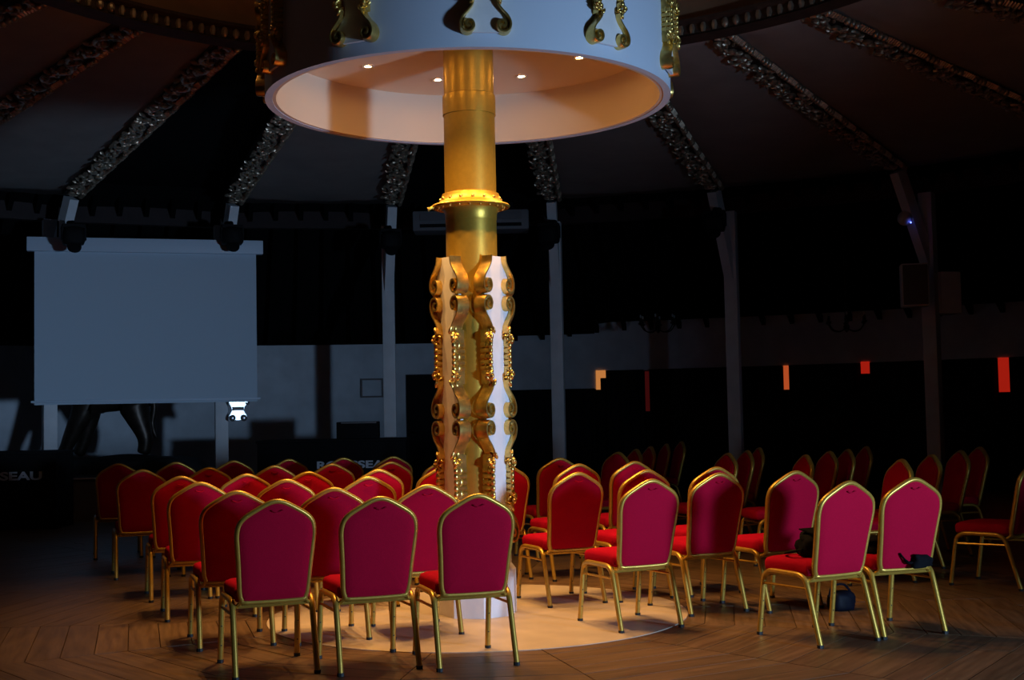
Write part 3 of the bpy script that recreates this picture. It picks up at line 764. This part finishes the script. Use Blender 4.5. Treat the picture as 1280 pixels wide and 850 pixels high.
rbox('case', (0.62, 0.22, 0.25), 0.012, 'black', mo, (0, 0, 0.125)); rbox('top_lip', (0.52, 0.03, 0.02), 0.004, 'stage', mo, (0.02, -0.11, 0.235))
# framed notice on the wall, chrome ornament on the post
def on_wall(px, py, off=0.0):
    lo, hi = 15.0, 26.0
    for _ in range(50):
        m = (lo+hi)/2; q = at_y(px, py, m)
        if math.hypot(q.x-C1.x, q.y-C1.y) < RWALL-off: lo = m
        else: hi = m
    q = at_y(px, py, lo); return q, math.degrees(math.atan2(q.x-C1.x, q.y-C1.y))
q, az = on_wall(465, 485, 0.03)
fr = thing('framed_notice', 'shallow grey framed notice on the wall beside a post', 'frame', q, -math.radians(az))
nm = MB()
for s in (-1, 1): nm.box((s*0.185, 0, 0), (0.03, 0.03, 0.34)); nm.box((0, 0, s*0.155), (0.34, 0.03, 0.03))
part('frame', nm, 'stage', fr); part('sheet', MB().box((0, 0.008, 0), (0.36, 0.008, 0.30)), 'wallwhite', fr)
p = at_y(297, 500, rib_end(3).y+0.28)
og = thing('scroll_ornament', 'bright chrome scroll ornament fixed to the post below the screen', 'ornament', p, math.radians(24))
b = part('plate', MB().prism([(-.13, .15), (-.13, -.04), (-.10, -.10), (-.085, -.16), (-.13, -.24), (-.11, -.30), (.11, -.30), (.13, -.24), (.085, -.16), (.10, -.10), (.15, -.04), (.15, .15)], -0.02, 0.02), 'chrome', og)
part('scroll', MB().tube([(.14, -.03, .1), (.165, -.03, -.02), (.15, -.03, -.06), (.12, -.03, -.05)], 0.018, 6), 'chrome', og, smooth=True)
for s in (-1, 1): part('curl', MB().ell((s*.085, -.03, -.27), (.05, .035, .05), None, 12, 8), 'chrome', og, smooth=True)
part('band', MB().box((0, -.025, -.13), (.17, .03, .05)), 'iron', og)

# ------------------------------------------------------------------ lit windows and curtains in the right wall
slots = [((745, 757, 463, 487), 'amberlit', 'window'), ((806.5, 811.5, 464, 514), 'reddim', 'window'), ((979.5, 986, 457, 487), 'orangelit', 'window'), ((1076, 1087, 452, 467), 'redlit', 'window'), ((1248, 1262, 447, 490), 'redlit', 'window')]
edges = []
for i, ((x0, x1, y0, y1), m, nm) in enumerate(slots):
    q0, a0 = on_wall(x0, (y0+y1)/2, 0.02); q1, a1 = on_wall(x1, (y0+y1)/2, 0.02)
    zt = on_wall((x0+x1)/2, y0, 0.02)[0].z; zb_ = on_wall((x0+x1)/2, y1, 0.02)[0].z
    w = struct(part('window_%d' % (i+1), arc_wall(a0, a1, zb_, zt, r=RWALL-0.02, th=0.04), m))
    part('window_frame', arc_wall(a0-0.03, a1+0.03, 0.0, zb_, r=RWALL-0.02, th=0.04), 'black', w)
    if i == 0: part('mullion', arc_wall((a0+a1)/2-0.02, a1+0.02, zb_-0.02, zb_+(zt-zb_)*0.6, r=RWALL-0.04, th=0.03), 'black', w)
    edges.append((a0, a1))
ce = [(0.4, edges[0][0])]+[(edges[i][1], edges[i+1][0]) for i in range(4)]+[(edges[4][1], edges[4][1]+6)]
names = ['between the column and the amber lit window', 'between the amber window and the dim red slit', 'between the dim red slit and the orange window', 'between the orange window and the short red window', 'between the two red windows', 'past the tall red window']
for (a0, a1), nn in zip(ce, names):
    n = max(8, int((a1-a0)*5)); vs = []; fs = []
    for i in range(n+1):
        a = a0+0.05+(a1-a0-0.1)*i/n; r = RWALL-0.07+0.03*math.sin(i*1.9)
        vs += [pol(C1, r, a, 0.02), pol(C1, r, a, 2.06 if a0 > 9 else 1.75)]
    for i in range(n): fs.append((2*i, 2*i+2, 2*i+3, 2*i+1))
    o = part('curtain', MB().add(vs, fs), 'blackcloth', smooth=True); tag(o, 'black curtain hanging '+nn, 'curtain', 'black curtains along the wall')
    md = o.modifiers.new('thickness', 'SOLIDIFY'); md.thickness = 0.012
# loudspeakers on the post
e7 = at_y(1170, 560, rib_end(7).y+0.42*math.cos(math.radians(A1[7])))
def speaker(px, py, dy, rz, label):
    p = at_y(px, py, e7.y+dy); t = thing('loudspeaker', label, 'loudspeaker', p, rz, 'loudspeakers on the post')
    rbox('cabinet', (0.36, 0.30, 0.58), 0.02, 'post', t, (0, 0, 0))
    rbox('grille', (0.32, 0.02, 0.54), 0.008, 'grille', t, (0, -0.155, 0))
    part('bracket', MB().box((0, 0.17, 0), (0.06, 0.12, 0.2)), 'iron', t); return t
speaker(1143, 357, -0.30, math.radians(-12), 'pale loudspeaker on the post, grille turned to the hall')
speaker(1181, 367, 0.12, math.radians(100), 'pale loudspeaker on the post, turned away along the wall')
p = at_y(1131, 273, e7.y-0.25)
sn = thing('sensor_dome', 'small round pale sensor with blue indicator on a post strut', 'sensor', p)
part('dome', MB().ell((0, 0, 0), (0.10, 0.10, 0.10), None, 16, 10), 'post', sn, smooth=True); part('indicator', MB().ell((0.05, -0.095, -0.07), (0.012, 0.012, 0.012)), 'blueled', sn)
# chandeliers hanging from the aisle roof
def chandelier(px, py, y, label):
    p = at_y(px, py, y); r = math.hypot(p.x-C1.x, p.y-C1.y); zr = 2.62+(RWALL+.25-r)/(RWALL+.25-10.95)*2.18
    t = thing('chandelier', label, 'chandelier', p, 0, 'small black chandeliers')
    part('stem', MB().tube([(0, 0, -.12), (0, 0, 0.1), (0, 0, zr-p.z)], 0.012, 6), 'iron', t)
    part('hub', MB().lathe([(0.001, -.16), (.03, -.13), (.05, -.08), (.025, -.03), (.03, .05), (.012, .12)], 12), 'iron', t, smooth=True)
    for i in range(6):
        a = 2*PI*i/6+.3; c, s = math.cos(a), math.sin(a)
        ar = part('arm', MB().tube(spline([(0, 0, -.08), (.10*c, .10*s, -.14), (.22*c, .22*s, -.12), (.29*c, .29*s, -.03)], 4), 0.009, 6), 'iron', t, smooth=True)
        part('candle_cup', MB().lathe([(.008, -.035), (.035, -.02), (.04, 0), (.02, .005), (.016, .08)], 10, (.29*c, .29*s, 0)), 'iron', ar, smooth=True)
        part('bulb', MB().ell((.29*c, .29*s, .105), (.016, .016, .03)), 'bulb', ar, smooth=True)
chandelier(1058, 402, 18.6, 'small black chandelier near the post with loudspeakers')
chandelier(822, 404, 20.2, 'small black chandelier above the dim red slit')
# unseen globe added in the cupola as warm fill light
pg = thing('added_cupola_globe', 'added unseen warm globe inside the cupola', 'added lamp', (C2.x-2.7, C2.y+0.6, 6.2))
part('globe', MB().ell((0, 0, 0), (0.12, 0.12, 0.12), None, 16, 10), 'globe', pg, smooth=True); part('cord', MB().tube([(0, 0, .1), (0, 0, .4)], 0.008, 6), 'black', pg)
